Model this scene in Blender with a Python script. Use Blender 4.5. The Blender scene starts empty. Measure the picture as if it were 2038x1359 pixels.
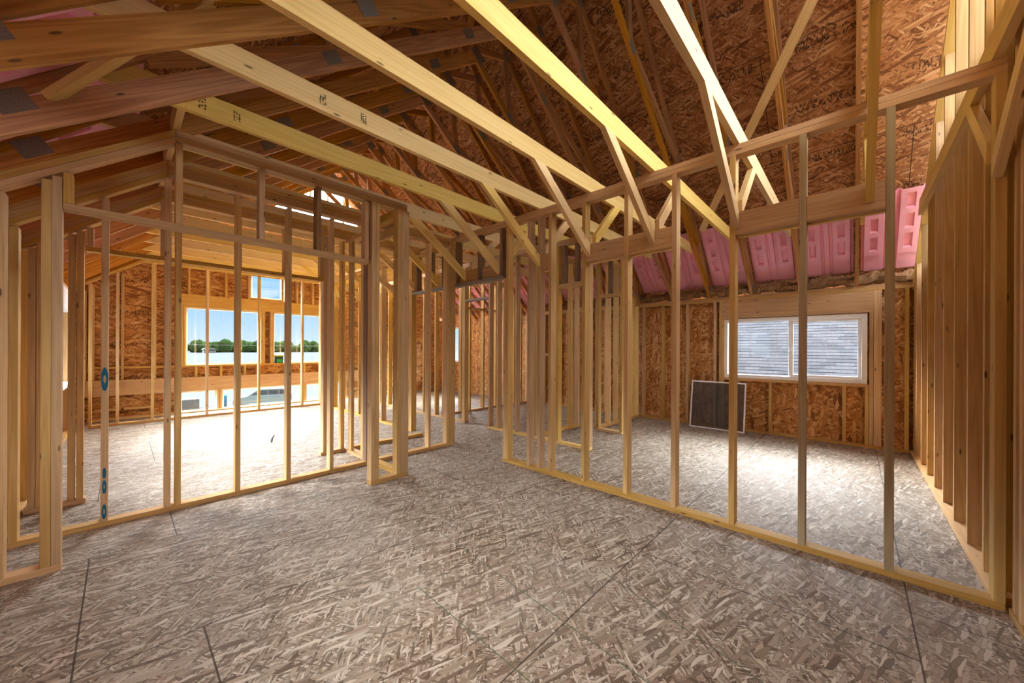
import bpy, bmesh, math, random
from mathutils import Vector, Matrix
random.seed(7)
S = bpy.context.scene
COL = S.collection
R = math.radians

# ------------------------------------------------------------------ camera
EYE = 1.313
TH = R(46.9)
cam_d = bpy.data.cameras.new('camera')
cam_d.sensor_width = 36.0
cam_d.lens = 728.0 / 2038.0 * 36.0
cam_d.shift_y = 14.0 / 2038.0
cam_d.clip_start = 0.02
cam_d.clip_end = 2000
cam = bpy.data.objects.new('camera', cam_d)
COL.objects.link(cam)
right = Vector((math.cos(TH), -math.sin(TH), 0))
fwd = Vector((math.sin(TH), math.cos(TH), 0))
M = Matrix((right, Vector((0, 0, 1)), -fwd)).transposed().to_4x4()
M = M @ Matrix.Rotation(R(0.266), 4, 'Z')
M.translation = Vector((0, 0, EYE))
cam.matrix_world = M
S.camera = cam

# ------------------------------------------------------------------ world, sun, exposure
S.view_settings.view_transform = 'Standard'
S.view_settings.look = 'None'
S.view_settings.gamma = 1.0
S.view_settings.use_curve_mapping = False
S.view_settings.exposure = 2.05
S.cycles.diffuse_bounces = 9
S.cycles.max_bounces = 12
S.cycles.transparent_max_bounces = 24
S.cycles.sample_clamp_indirect = 40.0

SKY_BACK, SKY_FRONT = 1.1, 25.0
W = bpy.data.worlds.new('sky')
S.world = W
W.use_nodes = True
wn = W.node_tree.nodes
wl = W.node_tree.links
wn.clear()
wo = wn.new('ShaderNodeOutputWorld')
wb = wn.new('ShaderNodeBackground')
tc = wn.new('ShaderNodeTexCoord')
sx = wn.new('ShaderNodeSeparateXYZ')
wl.new(tc.outputs['Generated'], sx.inputs[0])
ramp = wn.new('ShaderNodeValToRGB')
wl.new(sx.outputs['Z'], ramp.inputs[0])
cr = ramp.color_ramp
cr.elements[0].position = 0.0
cr.elements[0].color = (0.20, 0.245, 0.275, 1)
cr.elements[1].position = 1.0
cr.elements[1].color = (0.95, 0.97, 1.0, 1)
e = cr.elements.new(0.12); e.color = (0.085, 0.17, 0.265, 1)
e = cr.elements.new(0.20); e.color = (0.12, 0.21, 0.31, 1)
e = cr.elements.new(0.40); e.color = (0.95, 0.97, 1.0, 1)
def wm(op, x, y=None, z=None):
    n = wn.new('ShaderNodeMath'); n.operation = op
    for i, v in enumerate((x, y, z)):
        if v is None: continue
        if isinstance(v, (int, float)): n.inputs[i].default_value = v
        else: wl.new(v, n.inputs[i])
    return n.outputs[0]
def wr(v, a, b, c, d):
    n = wn.new('ShaderNodeMapRange'); n.interpolation_type = 'SMOOTHSTEP'
    for k, x in zip(('From Min', 'From Max', 'To Min', 'To Max'), (a, b, c, d)): n.inputs[k].default_value = x
    wl.new(v, n.inputs['Value'])
    return n.outputs['Result']
# clear blue low sky, a bright hazy veil higher up on the lake side where the sun stands, dimmer overhead and behind
up = wr(sx.outputs['Z'], 0.16, 0.34, 0.0, 1.0)
fall = wr(sx.outputs['Z'], 0.55, 0.8, 1.0, 0.12)
side = wr(wm('ADD', wm('MULTIPLY', sx.outputs['Y'], 0.75), wm('MAXIMUM', wm('MULTIPLY', sx.outputs['X'], 0.65), wm('MULTIPLY', sx.outputs['X'], 0.12))), -0.45, 0.4, SKY_BACK, SKY_FRONT)
strength = wm('ADD', 1.0, wm('MULTIPLY', wm('MULTIPLY', up, fall), side))
wl.new(ramp.outputs['Color'], wb.inputs['Color'])
wl.new(strength, wb.inputs['Strength'])
wl.new(wb.outputs[0], wo.inputs[0])

sd = bpy.data.lights.new('sun', 'SUN')
sd.energy = 2.0
sd.angle = R(2.0)
sd.color = (1.0, 0.96, 0.9)
sun = bpy.data.objects.new('sun', sd)
COL.objects.link(sun)
sun_dir = Vector((0.35, -0.62, -1.15)).normalized()
sun.rotation_euler = sun_dir.to_track_quat('-Z', 'Y').to_euler()
sun.location = (0, 30, 40)

# ------------------------------------------------------------------ materials
def newmat(name, rough=0.75, spec=0.25):
    m = bpy.data.materials.new(name)
    m.use_nodes = True
    b = m.node_tree.nodes['Principled BSDF']
    b.inputs['Roughness'].default_value = rough
    b.inputs['Specular IOR Level'].default_value = spec
    return m, m.node_tree.nodes, m.node_tree.links, b

def math_node(N, L, op, a, b=None, c=None):
    n = N.new('ShaderNodeMath'); n.operation = op
    for i, v in enumerate((a, b, c)):
        if v is None: continue
        if isinstance(v, (int, float)): n.inputs[i].default_value = v
        else: L.new(v, n.inputs[i])
    return n.outputs[0]

def mixc(N, L, fac, a, b, mode='MIX'):
    n = N.new('ShaderNodeMix'); n.data_type = 'RGBA'; n.blend_type = mode
    for sock, v in ((n.inputs[0], fac), (n.inputs[6], a), (n.inputs[7], b)):
        if isinstance(v, (int, float)): sock.default_value = v
        elif isinstance(v, tuple): sock.default_value = (*v, 1)
        else: L.new(v, sock)
    return n.outputs[2]

def plain(name, col, rough=0.6, spec=0.3, metal=0.0, noise=0.12, scale=20):
    m, N, L, b = newmat(name, rough, spec)
    b.inputs['Metallic'].default_value = metal
    t = N.new('ShaderNodeTexCoord')
    nz = N.new('ShaderNodeTexNoise'); nz.inputs['Scale'].default_value = scale
    nz.inputs['Detail'].default_value = 4
    L.new(t.outputs['Object'], nz.inputs['Vector'])
    d = tuple(c * (1 - noise * 2) for c in col)
    l = tuple(min(1, c * (1 + noise)) for c in col)
    L.new(mixc(N, L, nz.outputs['Fac'], d, l), b.inputs['Base Color'])
    return m

def wood(name, base, dark, knot=(0.10, 0.045, 0.018), vary=0.22, rough=0.7, knots=0.40):
    """planed softwood: grain runs along the member's own X axis"""
    m, N, L, b = newmat(name, rough, 0.2)
    t = N.new('ShaderNodeTexCoord')
    oi = N.new('ShaderNodeObjectInfo')
    off = N.new('ShaderNodeVectorMath'); off.operation = 'SCALE'
    off.inputs[0].default_value = (13.1, 7.7, 5.3)
    L.new(oi.outputs['Random'], off.inputs['Scale'])
    ad = N.new('ShaderNodeVectorMath'); ad.operation = 'ADD'
    L.new(t.outputs['Object'], ad.inputs[0]); L.new(off.outputs[0], ad.inputs[1])
    mp1 = N.new('ShaderNodeMapping'); mp1.inputs['Scale'].default_value = (1.1, 26, 26)
    L.new(ad.outputs[0], mp1.inputs[0])
    n1 = N.new('ShaderNodeTexNoise'); n1.inputs['Scale'].default_value = 1.0
    n1.inputs['Detail'].default_value = 5; n1.inputs['Roughness'].default_value = 0.65
    n1.inputs['Distortion'].default_value = 0.6
    L.new(mp1.outputs[0], n1.inputs['Vector'])
    # growth rings
    mp2 = N.new('ShaderNodeMapping'); mp2.inputs['Scale'].default_value = (0.35, 9, 9)
    L.new(ad.outputs[0], mp2.inputs[0])
    n2 = N.new('ShaderNodeTexNoise'); n2.inputs['Scale'].default_value = 1.0
    n2.inputs['Detail'].default_value = 2
    L.new(mp2.outputs[0], n2.inputs['Vector'])
    ring = math_node(N, L, 'SINE', math_node(N, L, 'MULTIPLY', n2.outputs['Fac'], 70.0))
    ring = math_node(N, L, 'MULTIPLY_ADD', ring, 0.5, 0.5)
    f = math_node(N, L, 'MULTIPLY_ADD', ring, 0.34, math_node(N, L, 'MULTIPLY', n1.outputs['Fac'], 0.95))
    f = math_node(N, L, 'SUBTRACT', f, 0.22)
    col = mixc(N, L, f, base, dark)
    # knots
    mp3 = N.new('ShaderNodeMapping'); mp3.inputs['Scale'].default_value = (4.5, 17, 17)
    L.new(ad.outputs[0], mp3.inputs[0])
    vo = N.new('ShaderNodeTexVoronoi'); vo.inputs['Scale'].default_value = 1.0
    L.new(mp3.outputs[0], vo.inputs['Vector'])
    sc = N.new('ShaderNodeSeparateColor'); L.new(vo.outputs['Color'], sc.inputs[0])
    sel = math_node(N, L, 'GREATER_THAN', sc.outputs[0], knots)
    kn = N.new('ShaderNodeMapRange'); kn.inputs['From Min'].default_value = 0.07
    kn.inputs['From Max'].default_value = 0.13; kn.inputs['To Min'].default_value = 0.85
    kn.inputs['To Max'].default_value = 0.0
    L.new(vo.outputs['Distance'], kn.inputs['Value'])
    col = mixc(N, L, math_node(N, L, 'MULTIPLY', kn.outputs[0], sel), col, knot)
    # piece to piece variation
    hs = N.new('ShaderNodeHueSaturation')
    L.new(col, hs.inputs['Color'])
    L.new(math_node(N, L, 'MULTIPLY_ADD', oi.outputs['Random'], vary * 2, 1 - vary), hs.inputs['Value'])
    r2 = math_node(N, L, 'FRACT', math_node(N, L, 'MULTIPLY', oi.outputs['Random'], 17.3))
    L.new(math_node(N, L, 'MULTIPLY_ADD', r2, 0.3, 0.85), hs.inputs['Saturation'])
    L.new(math_node(N, L, 'MULTIPLY_ADD', r2, 0.014, 0.499), hs.inputs['Hue'])
    L.new(hs.outputs[0], b.inputs['Base Color'])
    return m

def strand(name, cols, length=0.11, width=0.02, axis=0.0, spread=0.5, edge=0.25, wear=None,
           seams=None, tint=None, stamp=False, swap='XY'):
    """oriented strand board: overlapping layers of stretched voronoi flakes"""
    m, N, L, b = newmat(name, 0.72, 0.2)
    t = N.new('ShaderNodeTexCoord')
    vec = t.outputs['Object']
    if swap == 'YZ':
        s_ = N.new('ShaderNodeSeparateXYZ'); L.new(vec, s_.inputs[0])
        c_ = N.new('ShaderNodeCombineXYZ')
        L.new(s_.outputs['Y'], c_.inputs[0]); L.new(s_.outputs['Z'], c_.inputs[1]); L.new(s_.outputs['X'], c_.inputs[2])
        vec = c_.outputs[0]
    elif swap == 'XZ':
        s_ = N.new('ShaderNodeSeparateXYZ'); L.new(vec, s_.inputs[0])
        c_ = N.new('ShaderNodeCombineXYZ')
        L.new(s_.outputs['X'], c_.inputs[0]); L.new(s_.outputs['Z'], c_.inputs[1]); L.new(s_.outputs['Y'], c_.inputs[2])
        vec = c_.outputs[0]
    # gentle warp so that flakes are not perfect cells
    nw = N.new('ShaderNodeTexNoise'); nw.inputs['Scale'].default_value = 16; nw.inputs['Detail'].default_value = 3
    L.new(vec, nw.inputs['Vector'])
    wv = N.new('ShaderNodeVectorMath'); wv.operation = 'MULTIPLY_ADD'
    L.new(nw.outputs['Color'], wv.inputs[0]); wv.inputs[1].default_value = (0.014, 0.014, 0); L.new(vec, wv.inputs[2])
    base = None
    for i, ang in enumerate((0.0, spread, -spread * 0.7, spread * 1.9, -spread * 1.6, spread * 0.45)):
        mp_ = N.new('ShaderNodeMapping')
        mp_.inputs['Rotation'].default_value = (0, 0, axis + ang)
        mp_.inputs['Location'].default_value = (3.7 * i, 1.3 * i, 0)
        mr = N.new('ShaderNodeMapping')
        k = (1.0, 1.25, 0.85, 1.5, 1.1, 0.7)[i]
        mr.inputs['Scale'].default_value = (k / length, k / width, 1)
        L.new(wv.outputs[0], mp_.inputs[0]); L.new(mp_.outputs[0], mr.inputs[0])
        vo = N.new('ShaderNodeTexVoronoi'); vo.voronoi_dimensions = '2D'; vo.inputs['Scale'].default_value = 1.0
        L.new(mr.outputs[0], vo.inputs['Vector'])
        ve = N.new('ShaderNodeTexVoronoi'); ve.voronoi_dimensions = '2D'; ve.feature = 'DISTANCE_TO_EDGE'
        ve.inputs['Scale'].default_value = 1.0
        L.new(mr.outputs[0], ve.inputs['Vector'])
        sc = N.new('ShaderNodeSeparateColor'); L.new(vo.outputs['Color'], sc.inputs[0])
        rp = N.new('ShaderNodeValToRGB')
        for j, c in enumerate(cols):
            if j < 2: el = rp.color_ramp.elements[j]; el.position = j / (len(cols) - 1)
            else: el = rp.color_ramp.elements.new(j / (len(cols) - 1))
            el.color = (*c, 1)
        # positions must rise with j
        for j, el in enumerate(rp.color_ramp.elements): el.position = j / (len(cols) - 1)
        for j, c in enumerate(cols): rp.color_ramp.elements[j].color = (*c, 1)
        L.new(sc.outputs[0], rp.inputs[0])
        em = N.new('ShaderNodeMapRange'); em.inputs['From Max'].default_value = 0.10
        em.inputs['To Min'].default_value = 1 - edge; em.inputs['To Max'].default_value = 1.0
        L.new(ve.outputs['Distance'], em.inputs['Value'])
        lay = mixc(N, L, 1.0, rp.outputs[0], em.outputs[0], 'MULTIPLY')
        if base is None: base = lay
        else:
            pick = math_node(N, L, 'GREATER_THAN', sc.outputs[1], 0.68)
            base = mixc(N, L, pick, base, lay)
    nb = N.new('ShaderNodeTexNoise'); nb.inputs['Scale'].default_value = 1.3; nb.inputs['Detail'].default_value = 3
    L.new(vec, nb.inputs['Vector'])
    if wear:
        wf = N.new('ShaderNodeMapRange'); wf.inputs['From Min'].default_value = 0.42; wf.inputs['From Max'].default_value = 0.62
        L.new(nb.outputs['Fac'], wf.inputs['Value'])
        base = mixc(N, L, math_node(N, L, 'MULTIPLY', wf.outputs[0], wear[1]), base, wear[0])
    sp = N.new('ShaderNodeSeparateXYZ'); L.new(vec, sp.inputs[0])
    if seams:
        (pa, oa, pb, ob, wd, stag) = seams
        # long joints every pa along Y, butt joints every pb along X, staggered from row to row
        ya = math_node(N, L, 'DIVIDE', math_node(N, L, 'SUBTRACT', sp.outputs['Y'], oa), pa)
        da = math_node(N, L, 'ABSOLUTE', math_node(N, L, 'SUBTRACT', math_node(N, L, 'FRACT', math_node(N, L, 'ADD', ya, 40.5)), 0.5))
        sa = math_node(N, L, 'LESS_THAN', da, wd / pa)
        row = math_node(N, L, 'FLOOR', math_node(N, L, 'ADD', ya, 40.0))
        st = math_node(N, L, 'MULTIPLY', math_node(N, L, 'MODULO', row, 2.0), stag)
        xb = math_node(N, L, 'DIVIDE', math_node(N, L, 'SUBTRACT', math_node(N, L, 'ADD', sp.outputs['X'], st), ob), pb)
        db = math_node(N, L, 'ABSOLUTE', math_node(N, L, 'SUBTRACT', math_node(N, L, 'FRACT', math_node(N, L, 'ADD', xb, 40.5)), 0.5))
        sb = math_node(N, L, 'LESS_THAN', db, wd / pb)
        base = mixc(N, L, math_node(N, L, 'MULTIPLY', math_node(N, L, 'MAXIMUM', sa, sb), 0.85), base, (0.03, 0.02, 0.012))
    if stamp:
        # rows of illegible black mill stamps, repeating across the sheet
        up_ = stamp == 'upright'
        per, hw, ph = (1.22, 0.035, 17.08 + 0.61 - 0.98) if up_ else (0.61, 0.075, 20.31)
        yy = math_node(N, L, 'FRACT', math_node(N, L, 'DIVIDE', math_node(N, L, 'ADD', sp.outputs['X' if up_ else 'Y'], ph), per))
        band = math_node(N, L, 'LESS_THAN', math_node(N, L, 'ABSOLUTE', math_node(N, L, 'SUBTRACT', yy, 0.5)), hw)
        xx = math_node(N, L, 'FRACT', math_node(N, L, 'DIVIDE', math_node(N, L, 'ADD', sp.outputs['Y' if up_ else 'X'], 20.0), 0.9))
        on = math_node(N, L, 'LESS_THAN', xx, 0.62)
        mp_ = N.new('ShaderNodeMapping'); mp_.inputs['Scale'].default_value = (26, 70, 1) if up_ else (70, 26, 1)
        L.new(vec, mp_.inputs[0])
        v2 = N.new('ShaderNodeTexVoronoi'); v2.voronoi_dimensions = '2D'; v2.distance = 'CHEBYCHEV'
        v2.inputs['Scale'].default_value = 1
        L.new(mp_.outputs[0], v2.inputs['Vector'])
        s2 = N.new('ShaderNodeSeparateColor'); L.new(v2.outputs['Color'], s2.inputs[0])
        ink = math_node(N, L, 'MULTIPLY', math_node(N, L, 'GREATER_THAN', s2.outputs[0], 0.5), math_node(N, L, 'LESS_THAN', v2.outputs['Distance'], 0.42))
        ink = math_node(N, L, 'MULTIPLY', math_node(N, L, 'MULTIPLY', ink, band), on)
        base = mixc(N, L, math_node(N, L, 'MULTIPLY', ink, 0.75), base, (0.015, 0.01, 0.008))
    bp = N.new('ShaderNodeBump'); bp.inputs['Strength'].default_value = 0.25; bp.inputs['Distance'].default_value = 0.004
    bw = N.new('ShaderNodeRGBToBW'); L.new(base, bw.inputs[0]); L.new(bw.outputs[0], bp.inputs['Height'])
    L.new(bp.outputs[0], b.inputs['Normal'])
    L.new(base, b.inputs['Base Color'])
    return m

M_STUD = wood('stud_pine', (0.66, 0.43, 0.20), (0.43, 0.245, 0.095), vary=0.12)
M_PLATE = wood('plate_pine', (0.63, 0.38, 0.16), (0.40, 0.21, 0.075), vary=0.12)
M_JOIST = wood('joist_spruce', (0.80, 0.56, 0.25), (0.62, 0.38, 0.13), vary=0.10)
M_TRUSS = wood('truss_southern_pine', (0.62, 0.30, 0.105), (0.25, 0.085, 0.022), vary=0.13)
M_TREAT = wood('weathered_stud', (0.47, 0.36, 0.20), (0.28, 0.20, 0.10), vary=0.12)
M_GREY = wood('greyed_wood', (0.34, 0.29, 0.24), (0.16, 0.13, 0.11), vary=0.1)
M_DARK = wood('dark_stud', (0.30, 0.17, 0.09), (0.15, 0.08, 0.04), vary=0.1)  # deeper brown tone, used on many cripples and one stud
M_FLOOR = strand('floor_strand_board', [(0.115, 0.074, 0.043), (0.25, 0.183, 0.124), (0.365, 0.29, 0.213), (0.57, 0.49, 0.39)],
                 length=0.075, width=0.011, axis=0.0, spread=0.55, edge=0.55, wear=((0.40, 0.35, 0.29), 0.2),
                 seams=(1.22, 2.23, 2.44, -0.13, 0.0035, -0.40))
M_ROOF = strand('roof_strand_board', [(0.17, 0.06, 0.022), (0.36, 0.15, 0.055), (0.50, 0.23, 0.095), (0.64, 0.37, 0.19)],
                length=0.10, width=0.017, axis=0.0, spread=0.5, edge=0.45, seams=(1.22, 0.2, 2.44, 0.3, 0.004, 1.22), stamp=True)
M_OSBX = strand('wall_strand_board', [(0.25, 0.09, 0.025), (0.46, 0.20, 0.06), (0.58, 0.29, 0.10), (0.74, 0.46, 0.21)],
                length=0.10, width=0.024, axis=1.3, spread=0.6, edge=0.4, stamp='upright', swap='YZ')
M_OSBY = strand('end_wall_strand_board', [(0.25, 0.09, 0.025), (0.46, 0.20, 0.06), (0.58, 0.29, 0.10), (0.74, 0.46, 0.21)],
                length=0.14, width=0.028, axis=0.0, spread=0.4, edge=0.4, stamp=True, swap='XZ')
M_PINK = plain('pink_foam', (0.88, 0.42, 0.54), 0.6, 0.3, noise=0.06, scale=6)
M_KRAFT = plain('kraft_faced_batt', (0.30, 0.17, 0.08), 0.8, 0.2, noise=0.3, scale=9)
M_PLATEM = plain('galvanised_plate', (0.27, 0.24, 0.19), 0.5, 0.4, metal=0.3, noise=0.25, scale=150)
M_VINYL = plain('white_vinyl', (0.86, 0.87, 0.88), 0.35, 0.5, noise=0.02)
M_WRAP = plain('white_house_wrap', (0.82, 0.84, 0.86), 0.6, 0.3, noise=0.05, scale=6)
M_BLUE = plain('blue_marker', (0.02, 0.16, 0.28), 0.7, 0.2, noise=0.15)
M_INK = plain('black_stamp_ink', (0.02, 0.018, 0.015), 0.8, 0.1, noise=0.2)
M_CHALK = plain('green_chalk', (0.12, 0.16, 0.10), 0.9, 0.1, noise=0.3, scale=60)
M_NAIL = plain('nail_steel', (0.12, 0.11, 0.10), 0.5, 0.5, metal=0.6)

def glass(name, tint=(0.97, 0.99, 1.0), gloss=0.05):
    m = bpy.data.materials.new(name); m.use_nodes = True
    N = m.node_tree.nodes; L = m.node_tree.links; N.clear()
    o = N.new('ShaderNodeOutputMaterial'); t = N.new('ShaderNodeBsdfTransparent'); g = N.new('ShaderNodeBsdfGlossy')
    t.inputs['Color'].default_value = (*tint, 1); g.inputs['Roughness'].default_value = 0.02
    x = N.new('ShaderNodeMixShader'); x.inputs[0].default_value = gloss
    L.new(t.outputs[0], x.inputs[1]); L.new(g.outputs[0], x.inputs[2]); L.new(x.outputs[0], o.inputs[0])
    return m
M_GLASS = glass('window_glass')

def screen_mat():
    m = bpy.data.materials.new('insect_mesh'); m.use_nodes = True
    N = m.node_tree.nodes; L = m.node_tree.links; N.clear()
    o = N.new('ShaderNodeOutputMaterial'); t = N.new('ShaderNodeBsdfTransparent'); g = N.new('ShaderNodeBsdfDiffuse')
    g.inputs['Color'].default_value = (0.10, 0.10, 0.10, 1)
    x = N.new('ShaderNodeMixShader'); x.inputs[0].default_value = 0.42
    L.new(t.outputs[0], x.inputs[1]); L.new(g.outputs[0], x.inputs[2]); L.new(x.outputs[0], o.inputs[0])
    return m
M_SCREEN = screen_mat()

# ------------------------------------------------------------------ object helpers
def link_mesh(name, me, mat, parent=None, mtx=None):
    me.materials.append(mat)
    o = bpy.data.objects.new(name, me)
    COL.objects.link(o)
    if mtx is None: mtx = Matrix.Identity(4)
    if parent is not None:
        o.parent = parent
        o.matrix_basis = world_of(parent).inverted() @ mtx
    else:
        o.matrix_basis = mtx
    return o

def world_of(o):
    m = o.matrix_basis.copy()
    p = o.parent
    while p is not None:
        m = p.matrix_basis @ m
        p = p.parent
    return m

def thing(name, label, cat, loc=(0, 0, 0), group=None):
    o = bpy.data.objects.new(name, None)
    o.empty_display_size = 0.1
    COL.objects.link(o)
    o.matrix_basis = Matrix.Translation(Vector(loc))
    o['label'] = label; o['category'] = cat
    if group: o['group'] = group
    return o

def tag(o, label, cat, group=None, kind=None):
    o['label'] = label; o['category'] = cat
    if group: o['group'] = group
    if kind: o['kind'] = kind
    return o

def struct(o, label, cat):
    o['label'] = label; o['category'] = cat; o['kind'] = 'structure'
    return o

def mesh_from(verts, faces, name='m'):
    me = bpy.data.meshes.new(name)
    me.from_pydata([tuple(v) for v in verts], [], faces)
    bm = bmesh.new(); bm.from_mesh(me)
    bmesh.ops.recalc_face_normals(bm, faces=bm.faces)
    bm.to_mesh(me); bm.free()
    return me

def frame(p0, p1, up=(0, 0, 1)):
    X = (Vector(p1) - Vector(p0)).normalized()
    Z = Vector(up) - X * X.dot(Vector(up))
    Z.normalize()
    Y = Z.cross(X)
    m = Matrix((X, Y, Z)).transposed().to_4x4()
    m.translation = Vector(p0)
    return m

def box_mesh(x0, x1, y0, y1, z0, z1, bev=0.0015):
    bm = bmesh.new()
    vs = [bm.verts.new((x, y, z)) for x in (x0, x1) for y in (y0, y1) for z in (z0, z1)]
    for f in ((0, 1, 3, 2), (4, 6, 7, 5), (0, 4, 5, 1), (2, 3, 7, 6), (0, 2, 6, 4), (1, 5, 7, 3)):
        bm.faces.new([vs[i] for i in f])
    bmesh.ops.recalc_face_normals(bm, faces=bm.faces)
    if bev and min(abs(x1 - x0), abs(y1 - y0), abs(z1 - z0)) > bev * 4:
        bmesh.ops.bevel(bm, geom=list(bm.edges), offset=bev, segments=1, affect='EDGES')
    me = bpy.data.meshes.new('m'); bm.to_mesh(me); bm.free()
    return me

def beam(parent, name, p0, p1, w, d, mat, up=(0, 0, 1), bev=0.0015):
    """straight member between the centres of its ends: w across, d along `up`"""
    m = frame(p0, p1, up)
    ln = (Vector(p1) - Vector(p0)).length
    return link_mesh(name, box_mesh(0, ln, -w / 2, w / 2, -d / 2, d / 2, bev), mat, parent, m)

def bx(parent, name, x0, x1, y0, y1, z0, z1, mat, bev=0.0015):
    """axis aligned board, its own X axis along the longest side"""
    dx, dy, dz = x1 - x0, y1 - y0, z1 - z0
    cx, cy, cz = (x0 + x1) / 2, (y0 + y1) / 2, (z0 + z1) / 2
    if dz >= dx and dz >= dy:
        return beam(parent, name, (cx, cy, z0), (cx, cy, z1), dy, dx, mat, (1, 0, 0), bev)
    if dx >= dy:
        return beam(parent, name, (x0, cy, cz), (x1, cy, cz), dy, dz, mat, (0, 0, 1), bev)
    return beam(parent, name, (cx, y0, cz), (cx, y1, cz), dx, dz, mat, (0, 0, 1), bev)

def prism(parent, name, pts, y0, y1, mat):
    """board lying in a plane y = const: polygon pts (x, z), thickness y0..y1, grain along pts[0]->pts[1]"""
    P0 = Vector((pts[0][0], y0, pts[0][1])); P1 = Vector((pts[1][0], y0, pts[1][1]))
    m = frame(P0, P1, (0, 0, 1) if abs(P1.x - P0.x) > 1e-4 else (1, 0, 0))
    inv = m.inverted()
    n = len(pts)
    vs = [inv @ Vector((x, y0, z)) for x, z in pts] + [inv @ Vector((x, y1, z)) for x, z in pts]
    fs = [tuple(range(n)), tuple(range(2 * n - 1, n - 1, -1))] + [(i, (i + 1) % n, n + (i + 1) % n, n + i) for i in range(n)]
    return link_mesh(name, mesh_from(vs, fs), mat, parent, m)

def prism_x(parent, name, pts, x0, x1, mat):
    """same in a plane x = const: polygon pts (y, z)"""
    P0 = Vector((x0, pts[0][0], pts[0][1])); P1 = Vector((x0, pts[1][0], pts[1][1]))
    m = frame(P0, P1, (0, 0, 1) if abs(P1.y - P0.y) > 1e-4 else (0, 1, 0))
    inv = m.inverted()
    n = len(pts)
    vs = [inv @ Vector((x0, y, z)) for y, z in pts] + [inv @ Vector((x1, y, z)) for y, z in pts]
    fs = [tuple(range(n)), tuple(range(2 * n - 1, n - 1, -1))] + [(i, (i + 1) % n, n + (i + 1) % n, n + i) for i in range(n)]
    return link_mesh(name, mesh_from(vs, fs), mat, parent, m)

def slab_with_holes(name, plane, pos, a0, a1, z0, z1, t, holes, mat, topf=None, parent=None):
    """sheathing in plane x=pos (plane 'x') or y=pos ('y') over a0..a1, z0..z1 with rectangular openings"""
    avals = sorted(set([a0, a1] + [h[0] for h in holes] + [h[1] for h in holes]))
    zvals = sorted(set([z0, z1] + [h[2] for h in holes] + [h[3] for h in holes]))
    bm = bmesh.new()
    def put(a, b, c, d):
        if plane == 'x': box = (pos, pos + t, a, b, c, d)
        else: box = (a, b, pos, pos + t, c, d)
        vs = [bm.verts.new((x, y, z)) for x in box[0:2] for y in box[2:4] for z in box[4:6]]
        for f in ((0, 1, 3, 2), (4, 6, 7, 5), (0, 4, 5, 1), (2, 3, 7, 6), (0, 2, 6, 4), (1, 5, 7, 3)):
            bm.faces.new([vs[i] for i in f])
    for i in range(len(avals) - 1):
        for j in range(len(zvals) - 1):
            am, zm = (avals[i] + avals[i + 1]) / 2, (zvals[j] + zvals[j + 1]) / 2
            if any(h[0] < am < h[1] and h[2] < zm < h[3] for h in holes): continue
            put(avals[i], avals[i + 1], zvals[j], zvals[j + 1])
    bmesh.ops.recalc_face_normals(bm, faces=bm.faces)
    me = bpy.data.meshes.new('m'); bm.to_mesh(me); bm.free()
    return link_mesh(name, me, mat, parent)

T = 0.038; D4 = 0.089; D6 = 0.14

# ------------------------------------------------------------------ main dimensions (metres)
RIDGE_X = 3.17
WX = 6.87                      # inner face of the wall with the slider window
LX = -0.53                     # inner face of the opposite eave wall
def zl(x): return 2.80 + 0.765 * (x - 0.22)          # underside of the left bottom chord
def zr(x): return 2.19 + 0.775 * (WX - x)            # underside of the right bottom chord
def ztop_r(x): return 2.38 + 0.97 * (WX - x)         # underside of the right top chord
def ztop_l(x): return 2.38 + 0.97 * (x - LX)
VC = 0.12                                            # plumb depth of a top chord
LAKE = 9.70

# ------------------------------------------------------------------ floor and roof deck
floor = bx(None, 'floor', -0.75, 7.1, -2.2, 9.95, -0.30, 0.0, M_FLOOR, bev=0)
# keep world axes for the board pattern
bpy.data.objects.remove(floor)
me = box_mesh(-0.75, 7.1, -2.2, 9.95, -0.30, 0.0, 0)
floor = struct(link_mesh('floor', me, M_FLOOR), 'rough strand board subfloor scuffed grey brown', 'floor')

for (a, b) in (((1.56, 2.15), (1.40, 0.35)), ((1.12, 1.75), (1.10, 0.6)), ((1.95, 1.1), (1.72, 0.2))):
    c = beam(floor, 'chalk_line', (a[0], a[1], 0.0004), (b[0], b[1], 0.0004), 0.004, 0.001, M_CHALK, bev=0)
    c['label'] = 'green chalk line'

def roof_deck(side):
    s = 1 if side == 'right' else -1
    x_eave = 7.35 if s > 0 else -1.01
    zf = (lambda x: ztop_r(x) + VC) if s > 0 else (lambda x: ztop_l(x) + VC)
    p0 = Vector((RIDGE_X, -0.75, zf(RIDGE_X))); p1 = Vector((x_eave, -0.75, zf(x_eave)))
    X = Vector((0, 1, 0)); Yv = (p1 - p0).normalized(); Z = X.cross(Yv)
    if Z.z < 0: Z = -Z
    m = Matrix((X, Z.cross(X), Z)).transposed().to_4x4(); m.translation = p0
    ln = (p1 - p0).length
    sgn = 1 if (Z.cross(X)).dot(Yv) > 0 else -1
    y0, y1 = (0, ln) if sgn > 0 else (-ln, 0)
    me = box_mesh(0, LAKE + 0.95, y0, y1, 0.0, 0.05, 0)
    return link_mesh('ceiling', me, M_ROOF, None, m)
struct(roof_deck('right'), 'dark red brown strand board roof deck sloping down to the slider window side', 'roof deck')
struct(roof_deck('left'), 'dark red brown strand board roof deck sloping down to the near left eave', 'roof deck')

# ------------------------------------------------------------------ roof trusses
def gusset(parent, x, y, z, w, h, ang):
    m = frame((x, y, z), (x + math.cos(ang), y, z + math.sin(ang)))
    me = box_mesh(-w / 2, w / 2, -0.0015, 0.0015, -h / 2, h / 2, 0)
    return link_mesh('gusset_plate', me, M_PLATEM, parent, m)

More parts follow.
